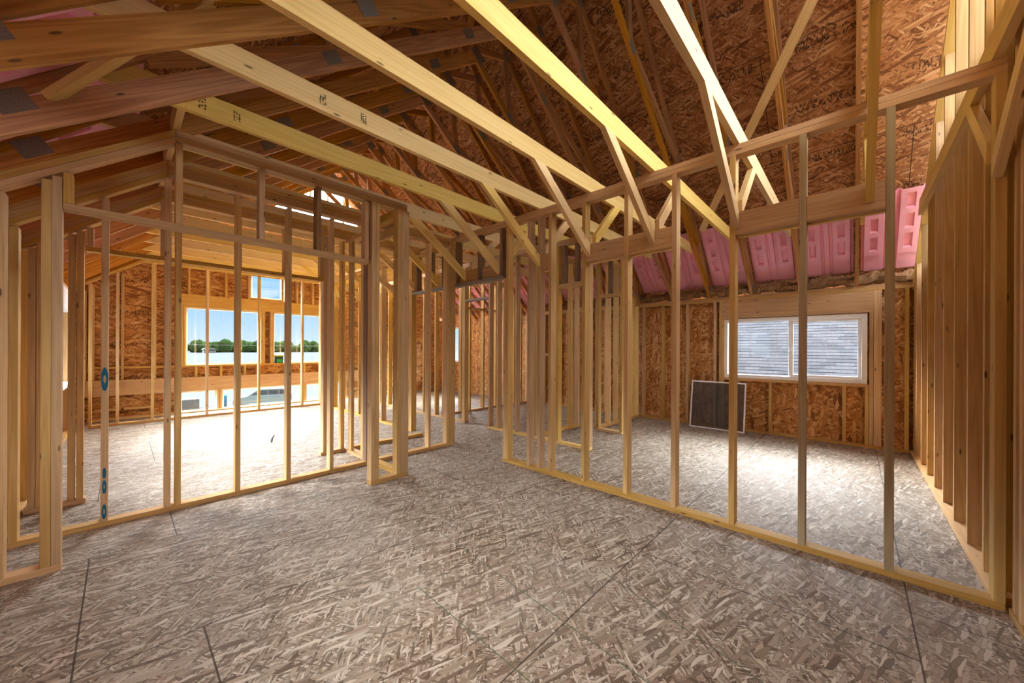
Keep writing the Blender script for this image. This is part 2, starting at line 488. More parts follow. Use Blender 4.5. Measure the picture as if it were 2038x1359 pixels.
def make_truss(y, label, group):
    t = thing('roof_truss', label, 'truss', (RIDGE_X, y, 2.2), group)
    y1 = y + T
    aL, aR = math.atan(0.765), -math.atan(0.775)
    tL, tR = math.atan(0.97), -math.atan(0.97)
    # bottom chords
    dl, dr = 0.172, 0.113
    prism(t, 'bottom_chord', [(-0.66, zl(-0.66)), (RIDGE_X, zl(RIDGE_X)), (RIDGE_X, zl(RIDGE_X) + dl), (-0.66, zl(-0.66) + dl)], y, y1, M_TRUSS)
    prism(t, 'bottom_chord', [(WX + 0.13, zr(WX + 0.13)), (RIDGE_X, zr(RIDGE_X)), (RIDGE_X, zr(RIDGE_X) + dr), (WX + 0.13, zr(WX + 0.13) + dr)], y, y1, M_TRUSS)
    # top chords
    prism(t, 'top_chord', [(7.30, ztop_r(7.30)), (RIDGE_X, ztop_r(RIDGE_X)), (RIDGE_X, ztop_r(RIDGE_X) + VC), (7.30, ztop_r(7.30) + VC)], y, y1, M_TRUSS)
    prism(t, 'top_chord', [(-0.98, ztop_l(-0.98)), (RIDGE_X, ztop_l(RIDGE_X)), (RIDGE_X, ztop_l(RIDGE_X) + VC), (-0.98, ztop_l(-0.98) + VC)], y, y1, M_TRUSS)
    # webs
    def web(xa, za, xb, zb, nm='web'):
        beam(t, nm, (xa, y + T / 2 , za), (xb, y + T / 2, zb), T * 0.98, 0.089, M_TRUSS, (0, 0, 1) if abs(xb - xa) > 0.02 else (1, 0, 0))
    web(RIDGE_X, zr(RIDGE_X) + 0.15, RIDGE_X, ztop_r(RIDGE_X), 'king_post')
    for xs, zb, zt, ch in ((1, zr, ztop_r, dr), (-1, zl, ztop_l, dl)):
        X = lambda x: RIDGE_X + xs * (x - RIDGE_X)
        web(X(3.80), zb(X(3.80)) + ch - 0.01, X(3.72), zt(X(3.72)))
        web(X(3.80), zb(X(3.80)) + ch, X(5.28), zt(X(5.28)) + 0.01)
        web(X(3.72), zt(X(3.72)), X(RIDGE_X + 0.05), zb(RIDGE_X) + 0.2)
        web(X(5.28), zt(X(5.28)), X(5.20), zb(X(5.20)) + ch - 0.02)
        web(X(5.22), zb(X(5.22)) + ch - 0.02, X(6.25), zt(X(6.25)) + 0.01)
    g = y - 0.0012
    gusset(t, RIDGE_X + 0.02, g, zr(RIDGE_X) + 0.10, 0.20, 0.13, aR)
    gusset(t, RIDGE_X, g, ztop_r(RIDGE_X) + 0.03, 0.20, 0.14, 0)
    for xs, zb, zt, a, b in ((1, zr, ztop_r, aR, tR), (-1, zl, ztop_l, aL, tL)):
        X = lambda x: RIDGE_X + xs * (x - RIDGE_X)
        ch = dr if xs > 0 else dl
        gusset(t, X(3.82), g, zb(X(3.82)) + ch * 0.62, 0.15, 0.09, a)
        gusset(t, X(3.73), g, zt(X(3.73)) + 0.03, 0.12, 0.10, b)
        gusset(t, X(5.28), g, zt(X(5.28)) + 0.03, 0.13, 0.09, b)
        gusset(t, X(5.21), g, zb(X(5.21)) + ch * 0.6, 0.14, 0.09, a)
        gusset(t, X(6.78 if xs > 0 else 6.71), g, zb(X(6.78 if xs > 0 else 6.71)) + ch * (0.7 if xs > 0 else 0.95), 0.14, 0.10, a)
    return t

def dup(src, dy, label):
    r = src.copy(); COL.objects.link(r)
    r.matrix_basis = Matrix.Translation((0, dy, 0)) @ src.matrix_basis
    r['label'] = label
    for ch in list(src.children):
        c = ch.copy(); COL.objects.link(c); c.parent = r
        for g in list(ch.children):
            d = g.copy(); COL.objects.link(d); d.parent = c
    return r

ORD = ['first', 'second', 'third', 'fourth', 'fifth', 'sixth', 'seventh', 'eighth', 'ninth', 'tenth', 'eleventh',
       'twelfth', 'thirteenth', 'fourteenth', 'fifteenth', 'sixteenth', 'seventeenth', 'eighteenth']
TRUSS_Y = [-0.04 + 0.61 * k for k in range(16)]
GT = 'scissor trusses under the roof deck'
def tl(k):
    return 'reddish pine scissor roof truss, %s counting from the end wall towards the lake' % ORD[k]
truss0 = make_truss(TRUSS_Y[0], tl(0), GT)
for k in range(1, len(TRUSS_Y)):
    dup(truss0, TRUSS_Y[k] - TRUSS_Y[0], tl(k))

# ------------------------------------------------------------------ flat ceiling joists, sloped joists, kickers
JY = [-0.546, -0.083] + [TRUSS_Y[0] + 0.039 + 0.61 * k for k in range(1, 16)]   # each joist lies against the back of a truss
def x_on_scissor(z): return WX - (z - 2.19) / 0.775
JOISTS = []
for k, y in enumerate(JY):
    where = '%s counting from the end wall' % ORD[k]
    j = prism(None, 'ceiling_joist', [(-0.22, 2.80), (6.0, 2.80), (x_on_scissor(2.94) - 0.02, 2.94), (-0.12, 2.94)], y, y + T, M_JOIST)
    JOISTS.append(j)
    tag(j, 'pale yellow flat ceiling joist, %s' % where, 'joist', 'flat ceiling joists fixed across the trusses')
    if k <= 13:
        s = prism(None, 'sloped_joist', [(2.20, 2.80), (3.036, 2.19), (3.036, 2.30), (2.345, 2.80)], y, y + T, M_JOIST)
        tag(s, 'short sloping joist running down to the stud wall, %s' % where, 'joist', 'short sloping ceiling joists')
for k in range(0, 8):
    y = JY[k]
    where = '%s counting from the end wall' % ORD[k]
    b = prism(None, 'kicker_brace', [(3.135, 2.30), (3.64, 2.80), (3.52, 2.80), (3.135, 2.42)], y, y + T, M_JOIST)
    tag(b, 'short diagonal kicker behind the stud wall, %s' % where, 'brace', 'diagonal kickers over the slider room')

def slope_pt_r(x, y, off): return Vector((x, y, zr(x) + off))
def slope_pt_l(x, y, off): return Vector((x, y, zl(x) + off))
d1 = beam(None, 'diagonal_brace', slope_pt_r(5.75, 1.62, -0.022), slope_pt_r(3.35, -0.30, -0.022), 0.089, 0.036, M_JOIST, (0.6, 0, 0.8))
tag(d1, 'long pale diagonal brace nailed across the right-hand chords above the slider room', 'brace')
d2 = beam(None, 'diagonal_brace', Vector((-0.25, 3.0, 2.585)), Vector((0.42, 2.30, 3.20)), 0.089, 0.036, M_JOIST, (-0.7, 0, 0.75))
tag(d2, 'diagonal brace crossing the left-hand chords at the upper left', 'brace')

for i, (ya, yb) in enumerate(((3.09, 3.615), (3.70, 4.225), (4.31, 4.835))):
    o = bx(None, 'backing_block', 0.235, 0.273, ya, yb, 2.803, 2.96, M_JOIST)
    tag(o, 'short nailed backing block at the ceiling bend above the closet, %s from the camera' % ('nearest', 'middle one', 'farthest')[i], 'block', 'backing blocks at the ceiling bend')

def ink_stamp(parent, x, y, z, seed):
    rnd = random.Random(seed)
    bm = bmesh.new()
    for i in range(3):
        for j in range(8):
            if rnd.random() < 0.3: continue
            cx = x + (i - 1) * 0.014 + rnd.uniform(-.002, .002); cz = z + (j - 3.5) * 0.0085
            w = rnd.uniform(.003, .006); h = rnd.uniform(.001, .0035)
            vs = [bm.verts.new((cx + a * w, y + c * 0.0006, cz + b * h)) for a in (-1, 1) for c in (-1, 1) for b in (-1, 1)]
            for f in ((0, 1, 3, 2), (4, 6, 7, 5), (0, 4, 5, 1), (2, 3, 7, 6), (0, 2, 6, 4), (1, 5, 7, 3)):
                bm.faces.new([vs[k] for k in f])
    bmesh.ops.recalc_face_normals(bm, faces=bm.faces)
    me = bpy.data.meshes.new('m'); bm.to_mesh(me); bm.free()
    o = link_mesh('ink_stamp', me, M_INK, parent)
    o['label'] = 'small illegible black mill stamp'
for (k, xs) in ((6, (0.35, 0.53)), (5, (0.86, 1.12))):
    for n, x in enumerate(xs):
        ink_stamp(JOISTS[k], x, JY[k] - 0.0003, 2.87, 10 * k + n)

# ------------------------------------------------------------------ framed walls
def plate(parent, x0, x1, y0, y1, z0, z1, mat=None, name='bottom_plate'):
    return bx(parent, name, x0, x1, y0, y1, z0, z1, mat or M_PLATE)

def stud_y(parent, x0, y, z0, z1, mat=None, d=D4, name='stud'):
    """stud of a wall that runs along Y; y is its far edge"""
    return bx(parent, name, x0, x0 + d, y - T, y, z0, z1, mat or M_STUD)

def stud_x(parent, x, y0, z0, z1, mat=None, d=D4, name='stud'):
    """stud of a wall that runs along X; x is its left edge"""
    return bx(parent, name, x, x + T, y0, y0 + d, z0, z1, mat or M_STUD)

# --- the long partition in front of the slider room
P = thing('stud_partition', 'long open stud partition on the right, between the near room and the slider room', 'stud wall', (3.04, 1.2, 0))
X1 = 3.04
plate(P, X1, X1 + D4, -0.56, 2.985, 0, T)
plate(P, X1, X1 + D4, -0.56, 3.90, 2.724, 2.762, name='top_plate')
plate(P, X1, X1 + D4, -0.56, 3.99, 2.763, 2.80, name='top_plate')
stud_y(P, X1, 2.983, T, 2.13, name='trimmer')
for y, mt in ((2.944, M_STUD), (2.62, M_STUD), (2.475, M_STUD), (2.33, M_STUD), (1.925, M_STUD), (1.492, M_STUD), (1.082, M_STUD),
              (0.67, M_STUD), (0.268, M_TREAT), (-0.132, M_TREAT), (-0.522, M_STUD)):
    stud_y(P, X1, y, T, 2.724, mt)
for (a, b) in ((-0.131, 0.229), (0.269, 0.631), (1.083, 1.453), (1.493, 1.886), (2.331, 2.436)):
    bx(P, 'ledger_block', X1 + 0.003, X1 + 0.041, a, b, 2.145, 2.31, M_PLATE)
    bx(P, 'ledger_block', X1 + 0.05, X1 + 0.088, a, b, 2.135, 2.30, M_JOIST)
# door head at the corridor end of the same wall line
bx(P, 'door_header', X1, X1 + D4, 2.985, 3.90, 2.13, 2.168, M_GREY)
for y in (3.88, 3.44, 3.05):
    stud_y(P, X1, y, 2.168, 2.724, M_DARK, name='cripple')
for (a, b) in ((3.441, 3.842), (3.051, 3.402)):
    bx(P, 'ledger_block', X1 + 0.045, X1 + 0.083, a, b, 2.169, 2.33, M_PLATE)

# --- raked end wall at the far right edge, slider-room side
P = thing('stud_partition', 'tall raked stud wall of closely seen studs along the right edge', 'stud wall', (5.0, -0.6, 0))
YW = -0.55
plate(P, 3.13, WX, YW - D4, YW + 0.02, 0, T)
for x in (3.21, 3.41, 3.83, 4.275, 4.73, 5.19, 5.645, 6.115, 6.58, 6.82):
    zt = zr(x) - 0.052
    prism(P, 'stud', [(x, T), (x, zt), (x + T, zr(x + T) - 0.052), (x + T, T)], YW - D4, YW, M_STUD)
prism(P, 'top_plate', [(WX + 0.06, zr(WX + 0.06) - 0.049), (3.14, zr(3.14) - 0.049), (3.14, zr(3.14) - 0.001), (WX + 0.06, zr(WX + 0.06) - 0.001)], YW - D4, YW + 0.012, M_JOIST)
# --- the same end wall in the near room
P = thing('stud_partition', 'end wall studs at the right edge beside the camera, near-room side', 'stud wall', (2.6, -0.62, 0))
plate(P, 1.9, 3.02, -0.66, -0.565, 0, T)
for x in (2.955, 2.865, 2.46, 2.05):
    prism(P, 'stud', [(x, T), (x, zl(x) - 0.052), (x + T, zl(x + T) - 0.052), (x + T, T)], -0.66, -0.571, M_STUD)
prism(P, 'top_plate', [(1.9, zl(1.9) - 0.05), (3.12, zl(3.12) - 0.05), (3.12, zl(3.12) - 0.002), (1.9, zl(1.9) - 0.002)], -0.66, -0.571, M_PLATE)

# --- closet walls with raked tops (peak at x = 0.25)
XP = 0.25
def zrk(x, top=2.80): return top + min(0.0, 0.765 * (x - XP))
def raked_plates(parent, xa, xb, y0, y1, n=2):
    for i in range(n):
        o = -0.045 * (i + 1) + 0.003
        prism(parent, 'top_plate', [(xa, zrk(xa) + o), (XP, 2.80 + o), (XP, 2.80 + o + 0.043), (xa, zrk(xa) + o + 0.043)], y0, y1, M_PLATE)
        bx(parent, 'top_plate', XP + 0.002, xb, y0, y1, 2.80 - 0.038 * (i + 1) + 0.0005, 2.80 - 0.038 * i, M_PLATE)
def zu(x): return zrk(x, 2.80 - 0.085)

P = thing('stud_partition', 'closet front with a wide header and a dark double post at the left', 'stud wall', (0.7, 3.44, 0))
Y = 3.40
plate(P, -0.62, -0.237, Y, Y + D4, 0, T)
raked_plates(P, -0.60, 2.03, Y, Y + D4)
for x in (-0.475, -0.316, -0.277):
    stud_x(P, x, Y, T, zu(x) - 0.005, M_STUD)
bx(P, 'door_header', -0.237, 1.632, Y, Y + D4, 2.123, 2.161, M_PLATE)
for x, mt in ((-0.236, M_STUD), (0.252, M_STUD), (0.735, M_STUD), (1.155, M_DARK), (1.585, M_STUD)):
    stud_x(P, x, Y, 2.162, zu(x) - 0.004, mt, name='cripple')
# boxed end of the closet
YB = 3.36
plate(P, 1.632, 2.03, YB, YB + D4, 0, T)
for x in (1.633, 1.673):
    stud_x(P, x, YB, T, 2.715)
stud_x(P, 1.902, YB, T, 2.715)
bx(P, 'stud', 1.941, 2.03, YB, YB + T, T, 2.715, M_STUD)
plate(P, 1.94, 2.03, YB + D4, 3.985, 0, T)
plate(P, 1.94, 2.03, Y + D4 + 0.001, 3.985, 2.686, 2.762, name='top_plate')
beam(P, 'blocking', (1.98, 3.49, 2.55), (1.98, 3.985, 2.55), T, 0.09, M_STUD)

P = thing('stud_partition', 'closet back wall of evenly spaced studs, one marked with blue rings', 'stud wall', (1.0, 4.03, 0))
Y = 3.99
plate(P, -0.50, 3.09, Y, Y + D4, 0, T)
raked_plates(P, -0.60, 3.035, Y, Y + D4, n=3)
blue = None
for x, mt in ((-0.498, M_STUD), (-0.10, M_STUD), (0.236, M_STUD), (0.298, M_STUD), (0.692, M_STUD), (1.092, M_STUD), (1.49, M_STUD), (1.88, M_DARK),
              (2.29, M_STUD), (2.70, M_STUD), (2.985, M_STUD), (3.025, M_STUD)):
    s = stud_x(P, x, Y, T, zrk(x, 2.80 - 0.13) - 0.006, mt)
    if x == -0.10: blue = s
def ring(parent, x, z, r0, r1, y):
    vs, fs = [], []
    n = 20
    for i in range(n):
        a = 2 * math.pi * i / n
        for r in (r0, r1):
            for yy in (y - 0.0015, y + 0.001):
                vs.append((x + 0.22 * r * math.cos(a), yy, z + r * math.sin(a)))
    for i in range(n):
        j = (i + 1) % n
        a = [4 * i, 4 * i + 1, 4 * i + 2, 4 * i + 3]; b = [4 * j, 4 * j + 1, 4 * j + 2, 4 * j + 3]
        fs += [(a[0], a[2], b[2], b[0]), (a[1], b[1], b[3], a[3]), (a[0], b[0], b[1], a[1]), (a[2], a[3], b[3], b[2])]
    o = link_mesh('paint_ring', mesh_from(vs, fs), M_BLUE, parent)
    o['label'] = 'blue marker ring'
    return o
for (z, r0, r1) in ((1.075, 0.03, 0.085), (0.39, 0.005, 0.04), (0.29, 0.015, 0.05), (0.11, 0.02, 0.055)):
    ring(blue, -0.081, z, r0, r1, Y - 0.0005)

P = thing('stud_partition', 'third framed wall behind the closet back, with a doorway and doubled end posts', 'stud wall', (0.7, 4.76, 0))
Y = 4.72
plate(P, -0.52, -0.20, Y, Y + D4, 0, T)
plate(P, 1.66, 1.94, Y, Y + D4, 0, T)
raked_plates(P, -0.60, 3.035, Y, Y + D4, n=3)
for x in (-0.5, -0.46, -0.30, -0.252, 1.685, 1.725, 1.90, 2.30, 2.70):
    stud_x(P, x, Y, T, zrk(x, 2.80 - 0.13) - 0.006)
bx(P, 'door_header', -0.205, 1.685, Y, Y + D4, 2.12, 2.158, M_PLATE)
for x in (-0.2, 0.25, 0.83, 1.26, 1.645):
    stud_x(P, x, Y, 2.159, zrk(x, 2.80 - 0.13) - 0.006, name='cripple')
plate(P, 1.94, 2.03, 4.08, Y, 0, T)
plate(P, 1.94, 2.03, 4.08, Y, 2.64, 2.68, name='top_plate')
stud_x(P, 1.95, 4.20, T, 2.64); stud_x(P, 1.95, 4.55, T, 2.64)
plate(P, 2.03, 3.10, Y, Y + D4, 0, T)

# --- corridor wall
P = thing('stud_partition', 'corridor stud wall running from the hall corner towards the lake side', 'stud wall', (3.15, 6.4, 0))
XK = 3.12
plate(P, XK, XK + D4, 5.08, 8.94, 0, T)
plate(P, XK - 0.05, XK + D4, 4.085, 8.94, 2.763, 2.80, name='top_plate')
plate(P, XK, XK + D4, 4.085, 8.94, 2.724, 2.762, name='top_plate')
for y in (4.13, 5.12, 5.16, 5.55, 6.08, 6.47, 6.99, 7.40, 7.80, 8.20, 8.50, 8.93):
    stud_y(P, XK, y, T if y > 5 else 0.0, 2.724)
bx(P, 'door_header', XK, XK + D4, 4.131, 5.081, 2.15, 2.188, M_GREY)
for y in (4.30, 4.62, 4.98):
    stud_y(P, XK, y, 2.189, 2.724, M_DARK, name='cripple')
bx(P, 'ledger_block', XK + 0.02, XK + 0.058, 4.301, 4.58, 2.19, 2.36, M_STUD)

# --- the other side of the corridor (closets and bath)
P = thing('stud_partition', 'corridor-side closet wall with a low header, seen through the long partition', 'stud wall', (4.15, 3.3, 0))
XD = 4.12
plate(P, XD, XD + D4, 2.49, 4.40, 0, T, M_JOIST)
plate(P, XD, XD + D4, 2.49, 4.40, 2.724, 2.80, name='top_plate')
for y in (2.53, 2.58, 3.02, 3.06, 3.42, 3.80, 4.20, 4.39):
    stud_y(P, XD, y, T, 2.724)
bx(P, 'door_header', XD, XD + D4, 2.581, 2.98, 2.14, 2.20, M_STUD)
for y in (2.72, 2.92):
    stud_y(P, XD, y, 2.20, 2.724, M_DARK, name='cripple')
P = thing('stud_partition', 'closet side wall at right angles behind the corridor closet', 'stud wall', (4.7, 3.43, 0))
plate(P, XD + D4 + 0.001, 5.30, 3.39, 3.39 + D4, 0, T)
plate(P, XD + D4 + 0.001, 5.30, 3.39, 3.39 + D4, 2.724, 2.80, name='top_plate')
for x in (4.25, 4.66, 5.06, 5.26):
    stud_x(P, x, 3.39, T, 2.724)
bx(P, 'fire_block', 4.29, 4.66, 3.39, 3.39 + D4, 1.2, 1.238, M_STUD)

P = thing('stud_partition', 'slider-room closet jog with a small header', 'stud wall', (5.27, 2.85, 0))
XF = 5.25
plate(P, XF, XF + D4, 2.60, 3.04, 0, T, M_JOIST)
plate(P, XF, XF + D4, 2.60, 3.04, 2.724, 2.80, name='top_plate')
stud_y(P, XF, 2.64, T, 2.724); stud_y(P, XF, 3.04, T, 2.724)
bx(P, 'door_header', XF, XF + D4, 2.641, 3.0, 2.13, 2.18, M_STUD)
stud_y(P, XF, 2.84, 2.18, 2.724, M_DARK, name='cripple')
P = thing('stud_partition', 'pale stud wall closing the left end of the slider room', 'stud wall', (6.1, 3.07, 0))
plate(P, XF + D4 + 0.001, WX, 3.045, 3.045 + D4, 0, T)
for x in (5.36, 5.70, 5.98, 6.30, 6.62, 6.82):
    zt = min(2.762, zr(x + T) - 0.06)
    stud_x(P, x, 3.045, T, zt - 0.001, M_JOIST)
plate(P, XF + D4 + 0.001, 6.07, 3.045, 3.045 + D4, 2.763, 2.80, name='top_plate')
prism(P, 'top_plate', [(WX, zr(WX) - 0.05), (6.08, zr(6.08) - 0.05), (6.08, zr(6.08) - 0.003), (WX, zr(WX) - 0.003)], 3.045, 3.045 + D4, M_PLATE)
for z in (0.45, 0.95, 1.5):
    bx(P, 'fire_block', 6.34, 6.62, 3.06, 3.06 + D4, z, z + T, M_JOIST)

P = thing('stud_partition', 'cross wall beyond the corridor closets', 'stud wall', (5.0, 5.87, 0))
plate(P, 4.30, 6.86, 5.83, 5.83 + D4, 0, T)
for x in (4.31, 4.72, 4.95, 5.33, 5.70, 6.0, 6.3, 6.55, 6.8):
    zt = min(2.724, zr(x + T) - 0.06)
    stud_x(P, x, 5.83, T, zt - 0.001)
plate(P, 4.30, 6.05, 5.83, 5.83 + D4, 2.724, 2.80, name='top_plate')
for z in (0.5, 1.0, 1.5):
    bx(P, 'fire_block', 6.34, 6.55, 5.84, 5.84 + D4, z, z + T, M_JOIST)
bx(P, 'door_header', 4.76, 5.70, 5.83, 5.83 + D4, 2.13, 2.168, M_STUD)

P = thing('stud_partition', 'far corridor wall in line with the corridor closet, nearer the lake', 'stud wall', (4.15, 6.5, 0))
plate(P, XD, XD + D4, 4.98, 8.5, 0, T)
for y in (5.03, 5.07, 5.50, 5.90, 6.30, 6.7, 7.3, 7.7, 8.1, 8.49):
    stud_y(P, XD, y, T, 2.724)
plate(P, XD, XD + D4, 4.40, 8.5, 2.724, 2.80, name='top_plate')
bx(P, 'door_header', XD, XD + D4, 4.40, 4.99, 2.13, 2.168, M_GREY)

# --- stud wall in front of the lake windows
P = thing('stud_partition', 'raked stud wall standing just in front of the lake windows', 'stud wall', (1.2, 8.98, 0))
Y = 8.95
plate(P, -0.36, 3.21, Y, Y + D4, 0, T)
prism(P, 'top_plate', [(-0.40, zrk(-0.40, 2.84) - 0.045), (0.34, 2.84), (0.34, 2.885), (-0.40, zrk(-0.40, 2.84))], Y, Y + D4, M_PLATE)
for x in (-0.36, -0.06, 0.36, 0.68, 1.10, 1.93, 2.74, 3.12):
    stud_x(P, x, Y, T, min(2.80, zrk(x, 2.84) - 0.05) - 0.002)
bx(P, 'top_plate', 0.342, 3.20, Y, Y + D4, 2.8005, 2.838, M_PLATE)

# ------------------------------------------------------------------ exterior wall with the slider window
WY0, WY1, WZ0, WZ1 = -0.13, 1.60, 0.85, 1.815
FY0, FY1, FZ0, FZ1 = 8.15, 9.30, 0.90, 1.95       # second opening of the same wall, far along
sh = slab_with_holes('wall_right', 'x', WX + D4 + 0.001, -0.72, LAKE + 0.15, -0.02, 2.19,
                     0.012, [(WY0 + 0.01, WY1 - 0.01, WZ0 + 0.01, WZ1 - 0.01), (FY0, FY1, FZ0, FZ1)], M_OSBX)
struct(sh, 'orange strand board outer wall behind the studs around the slider window', 'wall')
P = thing('stud_partition', 'exterior stud wall framing the slider window', 'stud wall', (WX, 1.2, 0))
plate(P, WX, WX + D4, -0.64, 5.82, 0, T)
plate(P, WX, WX + D4, -0.64, 5.82, 2.114, 2.152, name='top_plate')
plate(P, WX, WX + D4, -0.64, 5.82, 2.1525, 2.19, name='top_plate')
for y in (2.99, 2.62, 2.19, 1.745, 1.66, -0.19, -0.228, -0.475, 3.4, 3.8, 4.2, 4.6, 5.0, 5.4, 5.8):
    stud_y(P, WX, y, T, 2.114)
for y in (1.62, -0.148):
    stud_y(P, WX, y, T, 1.822, name='trimmer')
bx(P, 'window_header', WX, WX + D4, -0.189, 1.621, 1.823, 2.113, M_PLATE)
bx(P, 'window_sill_plate', WX, WX + D4, -0.147, 1.581, 0.81, 0.848, M_PLATE)
for y in (1.40, 0.97, 0.12, -0.105):
    stud_y(P, WX, y, T, 0.81, name='cripple')

def window_x(name, label, x, y0, y1, z0, z1, mull=None, fw=0.06):
    t = thing(name, label, 'window', (x, (y0 + y1) / 2, z0)); t['kind'] = 'structure'
    a, b = x - 0.03, x + 0.05
    bx(t, 'window_frame', a, b, y0, y1, z0, z0 + fw, M_VINYL, 0.004)
    bx(t, 'window_frame', a, b, y0, y1, z1 - fw, z1, M_VINYL, 0.004)
    bx(t, 'window_frame', a, b, y0, y0 + fw, z0 + fw, z1 - fw, M_VINYL, 0.004)
    bx(t, 'window_frame', a, b, y1 - fw, y1, z0 + fw, z1 - fw, M_VINYL, 0.004)
    if mull is not None:
        bx(t, 'meeting_stile', x - 0.012, x + 0.03, mull - 0.028, mull + 0.028, z0 + fw, z1 - fw, M_VINYL, 0.004)
        s0, s1 = y0 + fw, mull - 0.028
        for (p, q, r, s) in ((s0, s1, z0 + fw, z0 + fw + 0.035), (s0, s1, z1 - fw - 0.035, z1 - fw), (s0, s0 + 0.035, z0 + fw + 0.035, z1 - fw - 0.035)):
            bx(t, 'sash_rail', x - 0.008, x + 0.022, p, q, r, s, M_VINYL, 0.003)
        bx(t, 'latch', x - 0.024, x - 0.012, mull - 0.01, mull + 0.01, (z0 + z1) / 2 - 0.04, (z0 + z1) / 2 + 0.02, M_VINYL, 0.002)
        panes = [(y0 + fw, mull - 0.028), (mull + 0.028, y1 - fw)]
    else:
        panes = [(y0 + fw, y1 - fw)]
    for (p, q) in panes:
        bx(t, 'pane', x + 0.008, x + 0.013, p, q, z0 + fw, z1 - fw, M_GLASS, 0)
    return t
window_x('window_1', 'white vinyl sliding window looking onto a grey shingle roof', WX + 0.05, WY0, WY1, WZ0, WZ1, 0.70)
window_x('window_2', 'small bright window deep behind the corridor studs', WX + 0.05, FY0, FY1, FZ0, FZ1)

# leaning insect screen
t = thing('window_screen', 'grey insect screen in a white frame leaning under the slider window', 'window screen', (6.66, 1.65, 0))
mt = frame((6.655, 2.06, 0.0), (6.675, 1.25, 0.0), (0.19, 0, 1))
def scr(name, x0, x1, z0, z1, th, mat):
    return link_mesh(name, box_mesh(x0, x1, -th / 2, th / 2, z0, z1, 0.001), mat, t, mt)
L_, H_ = 0.81, 0.79
for (a, b, c, d) in ((0, L_, 0, 0.022), (0, L_, H_ - 0.022, H_), (0, 0.022, 0.022, H_ - 0.022), (L_ - 0.022, L_, 0.022, H_ - 0.022)):
    scr('screen_frame', a, b, c, d, 0.012, M_VINYL)
scr('mesh', 0.022, L_ - 0.022, 0.022, H_ - 0.022, 0.0015, M_SCREEN)

# ------------------------------------------------------------------ lake wall
YS = LAKE
def lake_x(px): return px
lower = [(0.80, 1.37, -0.03, 0.42), (1.47, 2.98, -0.03, 0.42), (3.08, 4.0, -0.03, 0.42)]
upper = [(0.885, 2.13, 0.955, 2.115), (2.395, 3.64, 0.955, 2.115)]
topw = [(1.965, 2.575, 2.41, 3.02)]
sh = slab_with_holes('wall_back', 'y', YS + D6 + 0.001, -0.75, 7.05, -0.25, 3.30, 0.012, lower + upper + topw, M_OSBY)
struct(sh, 'strand board end wall around the lake windows', 'wall')
P = thing('stud_partition', 'exterior lake wall framing of posts, cripples and beams', 'stud wall', (2.0, YS, 0))
y0, y1 = YS, YS + D6
bx(P, 'rim_beam', -0.5, 4.6, y0 - 0.01, y0 + 0.05, 0.43, 0.71, M_PLATE)
bx(P, 'window_header', 0.80, 3.72, y0, y1, 2.12, 2.37, M_PLATE)
bx(P, 'window_sill_plate', -0.4, 4.6, y0, y1, 0.915, 0.953, M_PLATE)
for x in (-0.45, -0.36, 0.0, 0.42, 0.62):
    prism(P, 'stud', [(x, 0.72), (x, zl(x) - 0.03), (x + T, zl(x + T) - 0.03), (x + T, 0.72)], y0, y1, M_STUD)
for x in (0.80, 0.842, 2.14, 2.18, 2.32, 2.356, 3.645, 3.685):
    bx(P, 'trimmer', x, x + T, y0, y1, 0.954, 2.119, M_STUD)
for x in (1.02, 1.42, 1.83, 2.06, 2.62, 3.02, 3.42):
    bx(P, 'cripple', x, x + T, y0, y1, 0.712, 0.914, M_STUD)
for x in (0.91, 1.22, 1.50, 1.90, 2.60, 2.85, 3.2, 3.5):
    bx(P, 'cripple', x, x + T, y0, y1, 2.371, 3.28, M_STUD)
for x in (0.76, 1.37, 1.41, 2.985, 3.03, 4.0):
    bx(P, 'post', x, x + T * 1.3, y0, y1, 0.0, 0.428, M_STUD)
bx(P, 'floor_sill', -0.4, 4.2, y0 - 0.05, y1, 0.0, 0.03, M_JOIST)
bx(P, 'fire_block', -0.32, 0.0, y0, y1, 0.16, 0.2, M_STUD)
bx(P, 'fire_block', 0.04, 0.42, y0, y1, 0.16, 0.2, M_STUD)
for i, (n, lab, (a, b, c, d)) in enumerate((
        ('window_3', 'large left lake window with sky above and water below', upper[0]),
        ('window_4', 'large right lake window beside the wall post', upper[1]),
        ('window_5', 'small high window showing only blue sky', topw[0]),
        ('window_6', 'low lake window strip at the left showing the yard', lower[0]),
        ('window_7', 'wide low window strip showing the parked car', lower[1]),
        ('window_8', 'low window strip at the right end behind the studs', lower[2]))):
    t = thing(n, lab, 'window', ((a + b) / 2, YS + 0.12, c)); t['kind'] = 'structure'
    f = 0.028; ya, yb = YS + 0.10, YS + 0.16
    bx(t, 'window_frame', a, b, ya, yb, c, c + f, M_VINYL, 0.003)
    bx(t, 'window_frame', a, b, ya, yb, d - f, d, M_VINYL, 0.003)
    bx(t, 'window_frame', a, a + f, ya, yb, c + f, d - f, M_VINYL, 0.003)
    bx(t, 'window_frame', b - f, b, ya, yb, c + f, d - f, M_VINYL, 0.003)
    bx(t, 'pane', a + f, b - f, YS + 0.128, YS + 0.133, c + f, d - f, M_GLASS, 0)

